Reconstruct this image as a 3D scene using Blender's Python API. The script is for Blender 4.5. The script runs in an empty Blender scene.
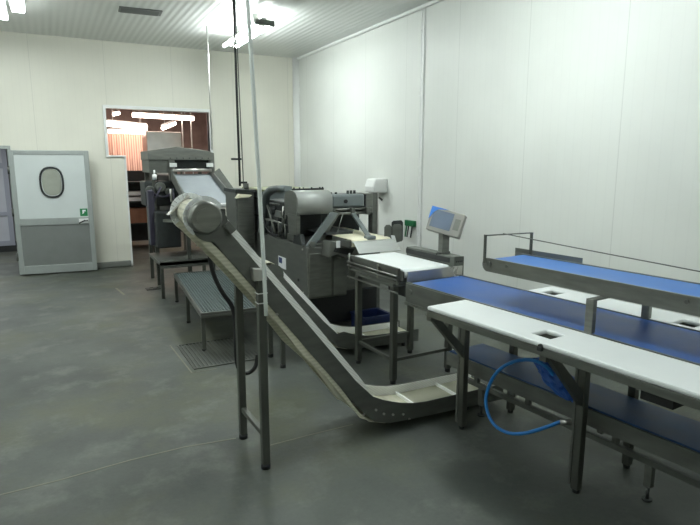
import bpy, bmesh, math, random
from mathutils import Vector, Matrix
random.seed(7)
sc = bpy.context.scene
COL = sc.collection
PI = math.pi

# ------------------------------------------------------------------ materials
def nt(name):
    m = bpy.data.materials.new(name); m.use_nodes = True
    n = m.node_tree; b = n.nodes['Principled BSDF']
    return m, n, b
def lin(c):
    return tuple(((v/255)/12.92 if v/255 <= .04045 else ((v/255+.055)/1.055)**2.4) for v in c) + (1,)
def mat(name, col, rough=.5, metal=0., noise=0., nscale=8., stretch=(1, 1, 1), bump=0., bscale=60., spec=.5, emit=None, estr=0., alpha=1., trans=0., coat=0.):
    m, n, b = nt(name); N = n.nodes; Lk = n.links
    c = lin(col)
    b.inputs['Base Color'].default_value = c
    b.inputs['Roughness'].default_value = rough
    b.inputs['Metallic'].default_value = metal
    b.inputs['Specular IOR Level'].default_value = spec
    b.inputs['Coat Weight'].default_value = coat
    if trans: b.inputs['Transmission Weight'].default_value = trans
    if emit:
        b.inputs['Emission Color'].default_value = lin(emit); b.inputs['Emission Strength'].default_value = estr
    if noise or bump:
        tc = N.new('ShaderNodeTexCoord'); mp = N.new('ShaderNodeMapping'); mp.inputs['Scale'].default_value = stretch
        Lk.new(tc.outputs['Object'], mp.inputs['Vector'])
    if noise:
        t = N.new('ShaderNodeTexNoise'); t.inputs['Scale'].default_value = nscale; t.inputs['Detail'].default_value = 5
        Lk.new(mp.outputs[0], t.inputs['Vector'])
        r = N.new('ShaderNodeValToRGB')
        r.color_ramp.elements[0].position = .3; r.color_ramp.elements[1].position = .7
        r.color_ramp.elements[0].color = tuple(v*(1-noise) for v in c[:3])+(1,)
        r.color_ramp.elements[1].color = tuple(min(1, v*(1+noise)) for v in c[:3])+(1,)
        Lk.new(t.outputs['Fac'], r.inputs[0]); Lk.new(r.outputs[0], b.inputs['Base Color'])
        mr = N.new('ShaderNodeMapRange'); mr.inputs['To Min'].default_value = max(.02, rough-.1); mr.inputs['To Max'].default_value = min(1, rough+.12)
        Lk.new(t.outputs['Fac'], mr.inputs[0]); Lk.new(mr.outputs[0], b.inputs['Roughness'])
    if bump:
        t2 = N.new('ShaderNodeTexNoise'); t2.inputs['Scale'].default_value = bscale; Lk.new(mp.outputs[0], t2.inputs['Vector'])
        bp = N.new('ShaderNodeBump'); bp.inputs['Strength'].default_value = bump; bp.inputs['Distance'].default_value = .01
        Lk.new(t2.outputs['Fac'], bp.inputs['Height']); Lk.new(bp.outputs[0], b.inputs['Normal'])
    return m
def stripes(name, c1, c2, scale, axis='Z', rough=.5, lo=.45, hi=.55, bump=.0, metal=0., rot=(0, 0, 0)):
    m, n, b = nt(name); N = n.nodes; Lk = n.links
    b.inputs['Roughness'].default_value = rough; b.inputs['Metallic'].default_value = metal
    tc = N.new('ShaderNodeTexCoord'); mp = N.new('ShaderNodeMapping'); mp.inputs['Rotation'].default_value = rot
    Lk.new(tc.outputs['Object'], mp.inputs['Vector'])
    w = N.new('ShaderNodeTexWave'); w.wave_type = 'BANDS'; w.bands_direction = axis; w.inputs['Scale'].default_value = scale
    Lk.new(mp.outputs[0], w.inputs['Vector'])
    r = N.new('ShaderNodeValToRGB'); r.color_ramp.elements[0].position = lo; r.color_ramp.elements[1].position = hi
    r.color_ramp.elements[0].color = lin(c1); r.color_ramp.elements[1].color = lin(c2)
    Lk.new(w.outputs['Fac'], r.inputs[0]); Lk.new(r.outputs[0], b.inputs['Base Color'])
    if bump:
        bp = N.new('ShaderNodeBump'); bp.inputs['Strength'].default_value = bump; bp.inputs['Distance'].default_value = .01
        Lk.new(w.outputs['Fac'], bp.inputs['Height']); Lk.new(bp.outputs[0], b.inputs['Normal'])
    return m

M = {}
M['steel'] = mat('brushed_steel', (120, 122, 117), .38, .85, .16, 6, (1, 1, 6), spec=.5)
M['steel_dull'] = mat('dull_steel', (98, 101, 96), .5, .5, .18, 5, (1, 1, 4))
M['steel_leg'] = mat('leg_steel', (92, 95, 89), .42, .7, .15, 9, (1, 1, .4))
M['steel_bright'] = mat('bright_steel', (196, 194, 190), .3, .85, .1, 5, (1, 6, 1))
M['steel_satin'] = mat('satin_steel', (170, 173, 170), .5, .6, .06, 5, (1, 5, 1))
M['tray_steel'] = mat('sheet_steel', (132, 138, 142), .55, .3, .08, 6)
M['beige_metal'] = mat('warm_grey_metal', (150, 149, 142), .45, .35, .06, 6)
M['steel_paint'] = mat('blue_grey_metal', (112, 120, 121), .45, .35, .1, 8)
M['dark'] = mat('dark_metal', (46, 50, 50), .55, .3, .25, 10)
M['black'] = mat('black_rubber', (22, 24, 25), .6, 0, .15, 12)
M['white_plastic'] = mat('white_cutting_board', (222, 226, 225), .42, 0, .03, 5)
M['white_belt'] = mat('white_belt', (236, 238, 234), .5, 0, .06, 12)
M['cream_belt'] = mat('cream_belt', (226, 222, 196), .5, 0, .04, 8)
M['old_belt'] = stripes('worn_cream_belt', (188, 187, 166), (202, 200, 180), 14, 'Z', .6, .3, .7)
M['skirt'] = stripes('ribbed_white_sidewall', (230, 232, 228), (250, 251, 249), 22, 'X', .5, .1, .3, rot=(0, math.radians(52), 0))
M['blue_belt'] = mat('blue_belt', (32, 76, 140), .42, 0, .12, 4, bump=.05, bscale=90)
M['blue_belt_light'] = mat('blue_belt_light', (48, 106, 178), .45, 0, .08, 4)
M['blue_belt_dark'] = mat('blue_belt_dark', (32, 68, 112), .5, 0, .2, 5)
M['blue_cloth'] = mat('blue_plastic_film', (24, 78, 158), .45, 0, .25, 14, bump=.3, bscale=20)
M['blue_hose'] = mat('blue_hose', (28, 116, 190), .4)
M['blue_bin'] = mat('blue_crate_plastic', (14, 32, 76), .45)
M['blue_film'] = mat('blue_protective_film', (40, 118, 206), .35)
M['white'] = mat('white_paint', (222, 224, 222), .45, 0, .02, 6)
M['white_tube'] = mat('white_tube', (214, 220, 216), .4)
M['door_white'] = mat('door_white_laminate', (196, 203, 202), .4, 0, .03, 3)
M['door_grey'] = mat('door_grey_kickplate', (120, 124, 122), .5, .2, .06, 6)
M['door_frame'] = mat('door_aluminium', (160, 166, 164), .42, .35, .06, 6)
M['door_blue'] = mat('bluish_grey_panel', (178, 184, 190), .45, 0, .05, 3)
M['green_sign'] = mat('green_sign', (28, 120, 72), .5)
M['green'] = mat('green_plastic', (14, 98, 58), .5)
M['navy'] = mat('navy_ink', (28, 48, 104), .5)
M['screen'] = mat('screen_glass', (96, 110, 130), .15, 0, .1, 5, coat=.5)
M['window_glass'] = mat('vision_pane', (150, 154, 144), .2, 0, .06, 9)
M['seal'] = mat('black_seal', (34, 38, 40), .5)
M['yellow'] = mat('yellowed_rim', (134, 138, 104), .5)
M['grate'] = mat('galvanised_grating', (112, 124, 123), .5, .4, .12, 14)
M['lilac'] = mat('dusky_lilac_hose', (52, 50, 66), .5)
M['paper'] = mat('paper', (226, 228, 230), .6)
M['tube_glow'] = mat('fluorescent_tube', (255, 255, 255), .5, emit=(244, 250, 255), estr=55)
M['panel_glow'] = mat('luminaire_diffuser', (255, 255, 255), .5, emit=(244, 252, 250), estr=20)
M['warm_glow'] = mat('warm_tube', (255, 240, 230), .5, emit=(255, 228, 212), estr=9)
M['curtain'] = stripes('pinkish_corrugated_sheet', (150, 112, 98), (196, 166, 150), 6, 'X', .5, .3, .7)
M['brick'] = mat('reddish_brown_wall', (165, 148, 142), .8, 0, .2, 4)
M['vent'] = mat('vent_grille', (118, 120, 118), .6)

def wall_mat(name, col, axis, joint=1.15, phase=0., dirt=.04):
    """insulated sandwich panel: fine ribs, a thin joint line each panel, low dirt near the floor"""
    m, n, b = nt(name); N = n.nodes; Lk = n.links
    b.inputs['Roughness'].default_value = .42; b.inputs['Specular IOR Level'].default_value = .35
    g = N.new('ShaderNodeNewGeometry'); sx = N.new('ShaderNodeSeparateXYZ'); Lk.new(g.outputs['Position'], sx.inputs[0])
    def mth(op, a, bb=None, c=None):
        k = N.new('ShaderNodeMath'); k.operation = op
        for i, v in enumerate((a, bb, c)):
            if v is None: continue
            if isinstance(v, (int, float)): k.inputs[i].default_value = v
            else: Lk.new(v, k.inputs[i])
        return k.outputs[0]
    p = sx.outputs[axis]
    fr = mth('FRACT', mth('DIVIDE', mth('ADD', p, 100*joint+phase), joint))
    line = mth('LESS_THAN', fr, .008)
    rib = mth('LESS_THAN', mth('FRACT', mth('DIVIDE', mth('ADD', p, 100.), .0958)), .12)
    t = N.new('ShaderNodeTexNoise'); t.inputs['Scale'].default_value = 1.2; t.inputs['Detail'].default_value = 6
    Lk.new(g.outputs['Position'], t.inputs['Vector'])
    c = lin(col)
    r = N.new('ShaderNodeValToRGB'); r.color_ramp.elements[0].position = .3; r.color_ramp.elements[1].position = .7
    r.color_ramp.elements[0].color = tuple(v*(1-dirt) for v in c[:3])+(1,); r.color_ramp.elements[1].color = tuple(v*(1+dirt) for v in c[:3])+(1,)
    Lk.new(t.outputs['Fac'], r.inputs[0])
    mx = N.new('ShaderNodeMix'); mx.data_type = 'RGBA'; Lk.new(mth('MULTIPLY', line, .22), mx.inputs[0])
    Lk.new(r.outputs[0], mx.inputs[6]); mx.inputs[7].default_value = (.25, .26, .24, 1)
    mx2 = N.new('ShaderNodeMix'); mx2.data_type = 'RGBA'; Lk.new(mth('MULTIPLY', rib, .03), mx2.inputs[0])
    Lk.new(mx.outputs[2], mx2.inputs[6]); mx2.inputs[7].default_value = (.3, .3, .3, 1)
    Lk.new(mx2.outputs[2], b.inputs['Base Color'])
    bp = N.new('ShaderNodeBump'); bp.inputs['Strength'].default_value = .12; bp.inputs['Distance'].default_value = .004
    Lk.new(rib, bp.inputs['Height']); Lk.new(bp.outputs[0], b.inputs['Normal'])
    return m
M['wall_r'] = wall_mat('white_wall_panels', (216, 219, 214), 1, 1.1, .03)
M['wall_b'] = wall_mat('cream_wall_panels', (216, 215, 203), 0, 1.06, .11)
def ceil_mat():
    m, n, b = nt('ribbed_ceiling_panels'); N = n.nodes; Lk = n.links
    b.inputs['Base Color'].default_value = lin((212, 215, 212)); b.inputs['Roughness'].default_value = .3
    g = N.new('ShaderNodeNewGeometry'); w = N.new('ShaderNodeTexWave'); w.bands_direction = 'X'; w.inputs['Scale'].default_value = 3.4
    Lk.new(g.outputs['Position'], w.inputs['Vector'])
    bp = N.new('ShaderNodeBump'); bp.inputs['Strength'].default_value = .28; bp.inputs['Distance'].default_value = .012
    Lk.new(w.outputs['Fac'], bp.inputs['Height']); Lk.new(bp.outputs[0], b.inputs['Normal'])
    return m
M['ceil'] = ceil_mat()
def floor_mat():
    m, n, b = nt('worn_concrete_floor'); N = n.nodes; Lk = n.links
    g = N.new('ShaderNodeNewGeometry')
    def noise(s, d, rough=.6, off=(0, 0, 0)):
        mp = N.new('ShaderNodeMapping'); mp.inputs['Location'].default_value = off; Lk.new(g.outputs['Position'], mp.inputs[0])
        t = N.new('ShaderNodeTexNoise'); t.inputs['Scale'].default_value = s; t.inputs['Detail'].default_value = d; t.inputs['Roughness'].default_value = rough
        Lk.new(mp.outputs[0], t.inputs['Vector']); return t.outputs['Fac']
    def ramp(f, stops):
        r = N.new('ShaderNodeValToRGB')
        while len(r.color_ramp.elements) < len(stops): r.color_ramp.elements.new(.5)
        for e, (p, c) in zip(r.color_ramp.elements, stops): e.position = p; e.color = c
        Lk.new(f, r.inputs[0]); return r.outputs[0]
    def mix(f, a, bb, mode='MIX'):
        k = N.new('ShaderNodeMix'); k.data_type = 'RGBA'; k.blend_type = mode
        for i, v in ((0, f), (6, a), (7, bb)):
            if isinstance(v, (int, float)): k.inputs[i].default_value = v
            elif isinstance(v, tuple): k.inputs[i].default_value = v
            else: Lk.new(v, k.inputs[i])
        return k.outputs[2]
    base = ramp(noise(1.1, 8), [(.32, lin((60, 65, 61))), (.52, lin((74, 79, 74))), (.72, lin((87, 91, 85)))])
    yel = ramp(noise(.9, 7, .7, (5, 2, 0)), [(.48, (0, 0, 0, 1)), (.64, (1, 1, 1, 1))])
    c = mix(yel, base, lin((80, 83, 67)))
    pale = ramp(noise(2.6, 9, .65, (1, 7, 0)), [(.52, (0, 0, 0, 1)), (.68, (.7, .7, .7, 1))])
    c = mix(pale, c, lin((104, 107, 100)))
    fine = ramp(noise(38, 5, .7), [(.3, (.88, .88, .88, 1)), (.7, (1.06, 1.06, 1.06, 1))])
    c = mix(1., c, fine, 'MULTIPLY')
    Lk.new(c, b.inputs['Base Color'])
    rr = N.new('ShaderNodeMapRange'); rr.inputs['To Min'].default_value = .42; rr.inputs['To Max'].default_value = .72
    Lk.new(noise(1.6, 6, .6, (3, 3, 0)), rr.inputs[0]); Lk.new(rr.outputs[0], b.inputs['Roughness'])
    bp = N.new('ShaderNodeBump'); bp.inputs['Strength'].default_value = .15; bp.inputs['Distance'].default_value = .006
    Lk.new(noise(30, 6), bp.inputs['Height']); Lk.new(bp.outputs[0], b.inputs['Normal'])
    return m
M['floor'] = floor_mat()
M['crack'] = mat('pale_filled_joint', (116, 116, 102), .7, 0, .15, 8)
M['cove'] = mat('grey_cove', (112, 116, 110), .6, 0, .1, 3)

# ------------------------------------------------------------------ mesh builder
class MB:
    def __init__(s): s.v = []; s.f = []; s.sm = []
    def add(s, vs, fs, smooth=False, T=None):
        k = len(s.v)
        for p in vs:
            p = Vector(p); s.v.append(T @ p if T else p)
        for f in fs: s.f.append([k+i for i in f]); s.sm.append(smooth)
        return s
    def box(s, x0, x1, y0, y1, z0, z1, T=None):
        vs = [(x, y, z) for z in (z0, z1) for y in (y0, y1) for x in (x0, x1)]
        return s.add(vs, [(0, 2, 3, 1), (4, 5, 7, 6), (0, 1, 5, 4), (2, 6, 7, 3), (0, 4, 6, 2), (1, 3, 7, 5)], T=T)
    def bar(s, p, q, w, h, up=(0, 0, 1)):
        p, q = Vector(p), Vector(q); d = (q-p); L = d.length; d.normalize(); u = Vector(up)
        if abs(d.dot(u)) > .98: u = Vector((0, 1, 0))
        r = d.cross(u).normalized(); u = r.cross(d).normalized()
        T = Matrix((( r.x, d.x, u.x, p.x), (r.y, d.y, u.y, p.y), (r.z, d.z, u.z, p.z), (0, 0, 0, 1)))
        return s.box(-w/2, w/2, 0, L, -h/2, h/2, T=T)
    def tube(s, pts, r, seg=10, smooth_path=0, cap=True):
        P_ = [Vector(p) for p in pts]
        for _ in range(smooth_path):
            Q = [P_[0]]
            for a, b in zip(P_[:-1], P_[1:]): Q += [a*.75+b*.25, a*.25+b*.75]
            Q.append(P_[-1]); P_ = Q
        k = len(s.v); nrm = None; n = len(P_)
        for i, p in enumerate(P_):
            d = (P_[min(i+1, n-1)]-P_[max(i-1, 0)]).normalized()
            if nrm is None:
                a = Vector((0, 0, 1)) if abs(d.z) < .9 else Vector((1, 0, 0)); nrm = d.cross(a).normalized()
            else: nrm = (nrm-d*nrm.dot(d)).normalized()
            b = d.cross(nrm)
            rr = r[i] if isinstance(r, (list, tuple)) else r
            for j in range(seg):
                t = 2*PI*j/seg; s.v.append(p+nrm*math.cos(t)*rr+b*math.sin(t)*rr)
        for i in range(n-1):
            for j in range(seg):
                s.f.append([k+i*seg+j, k+i*seg+(j+1) % seg, k+(i+1)*seg+(j+1) % seg, k+(i+1)*seg+j]); s.sm.append(True)
        if cap:
            s.f.append([k+j for j in range(seg)][::-1]); s.sm.append(False)
            s.f.append([k+(n-1)*seg+j for j in range(seg)]); s.sm.append(False)
        return s
    def cyl(s, p, q, r, seg=24, chamfer=0.):
        p, q = Vector(p), Vector(q)
        if chamfer:
            d = (q-p).normalized()*chamfer
            return s.tube([p, p+d, q-d, q], [r-chamfer, r, r, r-chamfer], seg)
        return s.tube([p, q], r, seg)
    def prism(s, poly, a0, a1, axis='y', smooth=False):
        def mk(u, v, a):
            return {'y': (u, a, v), 'x': (a, u, v), 'z': (u, v, a)}[axis]
        n = len(poly); vs = [mk(u, v, a0) for u, v in poly]+[mk(u, v, a1) for u, v in poly]
        s.add(vs, [list(range(n))[::-1], [n+i for i in range(n)]])
        k = len(s.v)-2*n
        for i in range(n):
            j = (i+1) % n; s.f.append([k+i, k+j, k+n+j, k+n+i]); s.sm.append(smooth)
        return s
    def ribbon(s, path, a0, a1, t, axis='y', closed=False, smooth=True):
        """thick sheet following a 2D path, extruded along axis"""
        def mk(u, v, a):
            return {'y': (u, a, v), 'x': (a, u, v), 'z': (u, v, a)}[axis]
        n = len(path); P_ = [Vector(p) for p in path]; out = []
        for i in range(n):
            a = P_[(i-1) % n] if closed or i > 0 else P_[i]; b = P_[(i+1) % n] if closed or i < n-1 else P_[i]
            d = (b-a); d = d.normalized() if d.length else Vector((1, 0)); nn = Vector((-d.y, d.x))
            out.append((P_[i], P_[i]+nn*t))
        k = len(s.v)
        for (i_, o_) in out:
            s.v += [Vector(mk(i_.x, i_.y, a0)), Vector(mk(o_.x, o_.y, a0)), Vector(mk(i_.x, i_.y, a1)), Vector(mk(o_.x, o_.y, a1))]
        for i in range(n if closed else n-1):
            a = k+4*i; b = k+4*((i+1) % n)
            for q in ((a, b, b+2, a+2), (a+1, a+3, b+3, b+1), (a, a+1, b+1, b), (a+2, b+2, b+3, a+3)):
                s.f.append(list(q)); s.sm.append(smooth)
        if not closed:
            a = k; s.f.append([a, a+2, a+3, a+1]); s.sm.append(False)
            a = k+4*(n-1); s.f.append([a, a+1, a+3, a+2]); s.sm.append(False)
        return s
    def plate(s, xs, ys, z0, z1, holes=()):
        """slab on a grid of lines with some cells left open"""
        nx, ny = len(xs), len(ys); k = len(s.v)
        for z in (z0, z1):
            for y in ys:
                for x in xs: s.v.append(Vector((x, y, z)))
        def vi(i, j, l): return k+l*nx*ny+j*nx+i
        solid = lambda i, j: 0 <= i < nx-1 and 0 <= j < ny-1 and (i, j) not in holes
        for i in range(nx-1):
            for j in range(ny-1):
                if not solid(i, j): continue
                F = [[vi(i, j, 1), vi(i+1, j, 1), vi(i+1, j+1, 1), vi(i, j+1, 1)], [vi(i, j, 0), vi(i, j+1, 0), vi(i+1, j+1, 0), vi(i+1, j, 0)]]
                if not solid(i, j-1): F.append([vi(i, j, 0), vi(i+1, j, 0), vi(i+1, j, 1), vi(i, j, 1)])
                if not solid(i, j+1): F.append([vi(i+1, j+1, 0), vi(i, j+1, 0), vi(i, j+1, 1), vi(i+1, j+1, 1)])
                if not solid(i-1, j): F.append([vi(i, j+1, 0), vi(i, j, 0), vi(i, j, 1), vi(i, j+1, 1)])
                if not solid(i+1, j): F.append([vi(i+1, j, 0), vi(i+1, j+1, 0), vi(i+1, j+1, 1), vi(i+1, j, 1)])
                for f in F: s.f.append(f); s.sm.append(False)
        return s
    def build(s, name, m, parent=None, bevel=0., label=None, kind=None):
        me = bpy.data.meshes.new(name)
        me.from_pydata([tuple(v) for v in s.v], [], s.f)
        me.polygons.foreach_set('use_smooth', s.sm)
        bm = bmesh.new(); bm.from_mesh(me); bmesh.ops.recalc_face_normals(bm, faces=bm.faces); bm.to_mesh(me); bm.free()
        me.update()
        o = bpy.data.objects.new(name, me); COL.objects.link(o)
        me.materials.append(M[m] if isinstance(m, str) else m)
        if parent: o.parent = parent
        if bevel:
            b = o.modifiers.new('bevel', 'BEVEL'); b.width = bevel; b.segments = 2; b.limit_method = 'ANGLE'; b.angle_limit = math.radians(40)
        if label: o['label'] = label
        if kind: o['kind'] = kind
        return o
def thing(name, label, cat, loc=(0, 0, 0), rz=0., group=None):
    o = bpy.data.objects.new(name, None); COL.objects.link(o); o.empty_display_size = .1
    o.location = loc; o.rotation_euler = (0, 0, rz); o['label'] = label; o['category'] = cat
    if group: o['group'] = group
    return o
def tag(o, label, cat, group=None):
    o['label'] = label; o['category'] = cat
    if group: o['group'] = group
    return o
def struct(o): o['kind'] = 'structure'; return o
def copy_tree(o, parent=None):
    c = o.copy(); COL.objects.link(c)
    if parent: c.parent = parent
    for ch in list(o.children): copy_tree(ch, c)
    return c
def arc(cx, cz, r, a0, a1, n):
    return [(cx+r*math.cos(math.radians(a0+(a1-a0)*i/n)), cz+r*math.sin(math.radians(a0+(a1-a0)*i/n))) for i in range(n+1)]

# ------------------------------------------------------------------ the room
XR, YB, ZC, XL, YF = 4.33, 10.32, 3.70, -4.6, -2.6
struct(MB().box(XL-.2, XR+.2, YF-.2, 17.2, -.1, 0).build('floor', 'floor'))
struct(MB().box(XL-.2, XR+.2, YF-.2, YB+.12, ZC, ZC+.1).build('ceiling', 'ceil'))
struct(MB().box(XR, XR+.12, YF-.12, YB+.12, 0, ZC).build('wall_right', 'wall_r'))
struct(MB().box(XL-.12, XL, YF-.12, YB+.12, 0, ZC).build('wall_left', 'wall_r'))
struct(MB().box(XL, XR, YF-.12, YF, 0, ZC).build('wall_front', 'wall_b'))
# back wall with a doorway on the left and the wide hatch-and-doorway on the right
xs = [XL, -1.75, -.5, .93, 1.19, 2.62, XR]; zs = [0, 1.88, 1.97, 2.68, ZC]
holes = {(1, 0), (1, 1), (3, 1), (3, 2), (4, 0), (4, 1), (4, 2)}
T = Matrix(((1, 0, 0, 0), (0, 0, -1, 0), (0, 1, 0, 0), (0, 0, 0, 1)))
w = MB().plate(xs, zs, -(YB+.12), -YB, holes); w.v = [T @ p for p in w.v]
struct(w.build('wall_back', 'wall_b'))
# casing round the hatch opening
c = MB()
c.box(.885, 2.665, YB-.03, YB+.14, 2.64, 2.695); c.box(.885, .93, YB-.03, YB+.14, 1.88, 2.64)
c.box(.885, 1.19, YB-.03, YB+.14, 1.855, 1.885); c.box(2.62, 2.665, YB-.03, YB+.14, 0, 2.64); c.box(1.165, 1.195, YB-.01, YB+.14, 0, 1.855)
struct(c.build('trim_1', 'white', bevel=.004))
struct(MB().box(-.42, 1.165, YB-.05, YB, 0, .10).build('baseboard_back', 'cove', bevel=.02))
struct(MB().box(2.665, XR-.05, YB-.05, YB, 0, .10).build('baseboard_back_right', 'cove', bevel=.02))
struct(MB().box(XR-.05, XR, YF, YB, 0, .10).build('baseboard_right', 'cove', bevel=.02))
struct(MB().ribbon([(XR-.09, YB), (XR-.06, YB-.035), (XR-.025, YB-.07), (XR, YB-.10)], .1, ZC, -.006, 'z').build('trim_2', 'white'))
struct(MB().box(XR-.05, XR, YF, YB-.1, ZC-.05, ZC).build('trim_3', 'white', bevel=.02))
# floor: pale filled joints
def joint(name, pts, w_=.012, m='crack'):
    b = MB(); L_, R_ = [], []
    for i, p in enumerate(pts):
        a = Vector(pts[max(i-1, 0)]); c_ = Vector(pts[min(i+1, len(pts)-1)]); d = (c_-a).normalized(); nn = Vector((-d.y, d.x))
        L_.append(Vector(p)+nn*w_/2); R_.append(Vector(p)-nn*w_/2)
    n = len(pts); vs = [(q.x, q.y, .0) for q in L_+R_]+[(q.x, q.y, .0015) for q in L_+R_]
    fs = []
    for i in range(n-1):
        fs += [(2*n+i, 2*n+i+1, 3*n+i+1, 3*n+i), (i, i+1, 2*n+i+1, 2*n+i), (n+i, n+i+1, 3*n+i+1, 3*n+i)]
    b.add(vs, fs); return struct(b.build(name, m))
joint('trim_4', [(-1.4, 3.33), (-.36, 3.323), (-.07, 3.336), (.3, 3.38), (.62, 3.39), (.94, 3.35)], .011)
joint('trim_5', [(1.1, 3.16), (1.4, 3.17), (1.7, 3.17)], .010)
joint('trim_6', [(.925, 5.5), (.948, 4.655), (1.16, 4.658)], .014)
joint('trim_7', [(.736, 8.52), (.79, 8.0)], .03)

# sorting drain in the floor under the platform
d = thing('floor_drain', 'slotted steel drain grid let into the floor beneath the low grated platform', 'drain', (.98, 4.72, 0))
g = MB()
for i in range(18): g.box(.03+i*.035, .045+i*.035, .02, .72, .001, .006)
g.build('grid', 'steel_dull', d)
f = MB().box(0, .66, 0, .02, .001, .008).box(0, .66, .72, .74, .001, .008).box(0, .02, .02, .72, .001, .008).box(.64, .66, .02, .72, .001, .008).build('rim', 'steel_leg', d)
tag(MB().plate([0, .05, .10, .15, .20, .25], [0, .03, .12, .15], .001, .008, {(1, 1), (3, 1)}).build('floor_drain', 'dark'), 'small dark drain cover on the open floor left of the platform', 'drain').location = (1.1, 8.15, 0)

# ------------------------------------------------------------------ the room beyond the back wall
def s2(n, o): o.name = n; return struct(o)
struct(MB().box(-3, 6, 17, 17.1, 0, 3.6).build('wall_far', 'brick'))
struct(MB().box(5.4, 5.5, YB+.12, 17, 0, 3.6).build('wall_far_right', 'brick'))
struct(MB().box(-.45, -.35, YB+.12, 17, 0, 3.6).build('wall_far_left', 'brick'))
struct(MB().box(-.45, 5.5, YB+.12, 17.1, 3.4, 3.5).build('ceiling_far', 'brick'))
struct(MB().box(-3.2, -.46, YB+.12, 15, 2.4, 2.5).build('ceiling_lobby', 'wall_b'))
struct(MB().box(-3.2, -.46, 14.9, 15, 0, 2.4).build('wall_lobby', 'wall_b'))
# corrugated translucent sheet at the left of the hatch
cs = MB()
pts = [(1.0+i*.035, 14.2+.02*math.sin(i*1.6)) for i in range(33)]
cs.ribbon(pts, 0, 2.43, .006, 'z')
tag(cs.build('corrugated_sheet', 'curtain'), 'glowing pinkish corrugated sheet seen through the left of the wall hatch', 'sheet')
# warm strip lights
def warm(name_lab, p, q, r=.03):
    t = thing('strip_light', name_lab, 'light', p)
    p_, q_ = Vector(p), Vector(q)-Vector(p)
    MB().cyl((0, 0, 0), q_, r, 12).build('tube', 'warm_glow', t)
    MB().bar(Vector((0, 0, r+.02)), q_+Vector((0, 0, r+.02)), .09, .03).build('housing', 'white', t)
    for k in (.15, .85): MB().tube([q_*k+Vector((0, 0, r+.03)), Vector(((q_*k).x, (q_*k).y, 3.4-p_.z))], .006, 6).build('suspension_rod', 'white', t)
warm('long warm strip light spanning the top of the hatch view', (1.56, 12.0, 2.68), (2.76, 12.1, 2.66), .042)
warm('warm strip light just above the corrugated sheet, upper of the two', (1.26, 14.0, 2.63), (2.12, 14.0, 2.56), .06)
warm('warm strip light just above the corrugated sheet, lower of the two', (1.26, 13.8, 2.45), (2.05, 13.8, 2.44), .035)
warm('tiny warm light in the top left corner of the hatch view', (1.62, 16, 2.99), (1.78, 16.3, 3.05), .045)
warm('short slanted warm strip light above the grey feed bin', (2.47, 14, 2.56), (2.86, 14.6, 2.72), .045)
# grey feed bin beyond
b = thing('feed_bin', 'tall light grey bin standing behind the hatch opening, above the hooded machine', 'bin', (1.75, 11.7, 0))
MB().prism([(0, 1.98), (.66, 1.98), (.66, 2.36), (0, 2.36)], 0, .6).build('shell', 'steel_bright', b, .01)
MB().prism([(.2, 1.5), (.5, 1.5), (.66, 1.98), (0, 1.98)], .1, .5).build('funnel', 'steel_bright', b)
for x, y in ((.03, .03), (.63, .03), (.03, .57), (.63, .57)): MB().box(x-.02, x+.02, y-.02, y+.02, 0, 1.98).build('leg', 'steel_leg', b)
for i, (x, y) in enumerate(((2.52, 12.1), (2.70, 12.1))):
    tag(MB().tube([(x, y, .0), (x, y, 3.4)], .012, 8).build('hanging_pipe', 'white_tube'), ('left' if i == 0 else 'right')+' of the two thin pale pipes seen through the hatch', 'pipe')
# dark stored equipment seen through the doorway gap
r = thing('storage_rack', 'dark rack with pale boxes seen through the doorway gap left of the hooded machine', 'rack', (1.25, 12.4, 0))
for x, y in ((0, 0), (.9, 0), (0, .5), (.9, .5)): MB().box(x, x+.04, y, y+.04, 0, 1.7).build('post', 'dark', r)
for z in (.5, .95, 1.35): MB().box(0, .94, 0, .54, z, z+.03).build('shelf', 'dark', r)
MB().box(.04, .9, .5, .53, .1, 1.6).build('back_panel', 'dark', r)
for i, z in enumerate((1.06, 1.18)):
    pass
for z, lab in ((.985, 'lower'), (1.10, 'upper')):
    tag(MB().box(1.40, 1.75, 12.42, 12.8, z-.0, z+.08).build('flat_box', 'paper', bevel=.005), lab+' of two flat pale boxes on the dark rack behind the doorway', 'box')
tag(MB().prism([(0, 0), (.5, 0), (.46, .3), (.04, .3)], 0, .4).build('cardboard_box', mat('brown_cardboard', (150, 106, 84), .8, 0, .1, 5), bevel=.006), 'brown box on the lower shelf of the dark rack behind the doorway', 'box').location = (1.36, 12.42, .53)

# ------------------------------------------------------------------ doors in the back wall
D = thing('cold_room_door', 'white and grey swing door leaf with oval window, folded against the cream wall', 'door', (-.50, 10.20, 0), -.10)
W_, H_ = 1.115, 1.95
MB().box(.0, .07, -.05, .02, .02, H_).box(W_-.07, W_, -.05, .02, .02, H_).box(.07, W_-.07, -.05, .02, H_-.07, H_).box(.07, W_-.07, -.05, .02, .02, .15).build('frame', 'door_frame', D, .006)
MB().box(.07, W_-.07, -.042, .015, .90, H_-.07).build('upper_panel', 'door_white', D)
MB().box(.07, W_-.07, -.052, .015, .79, .90).build('middle_rail', 'door_frame', D, .004)
MB().box(.07, W_-.07, -.040, .015, .15, .79).build('kick_panel', 'door_grey', D)
def oval(cx, cz, a, b_, n=40, p=2.6):
    return [(cx+a*math.copysign(abs(math.cos(2*PI*i/n))**(2/p), math.cos(2*PI*i/n)), cz+b_*math.copysign(abs(math.sin(2*PI*i/n))**(2/p), math.sin(2*PI*i/n))) for i in range(n)]
wn = MB().ribbon(oval(.56, 1.46, .145, .215), -.062, -.03, -.028, 'y', True).build('window_seal', 'seal', D)
MB().prism(oval(.56, 1.46, .135, .205), -.05, -.041).build('window_pane', 'window_glass', wn)
MB().box(.925, 1.035, -.046, -.041, .915, 1.035).build('green_sign', 'green_sign', D)
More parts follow.
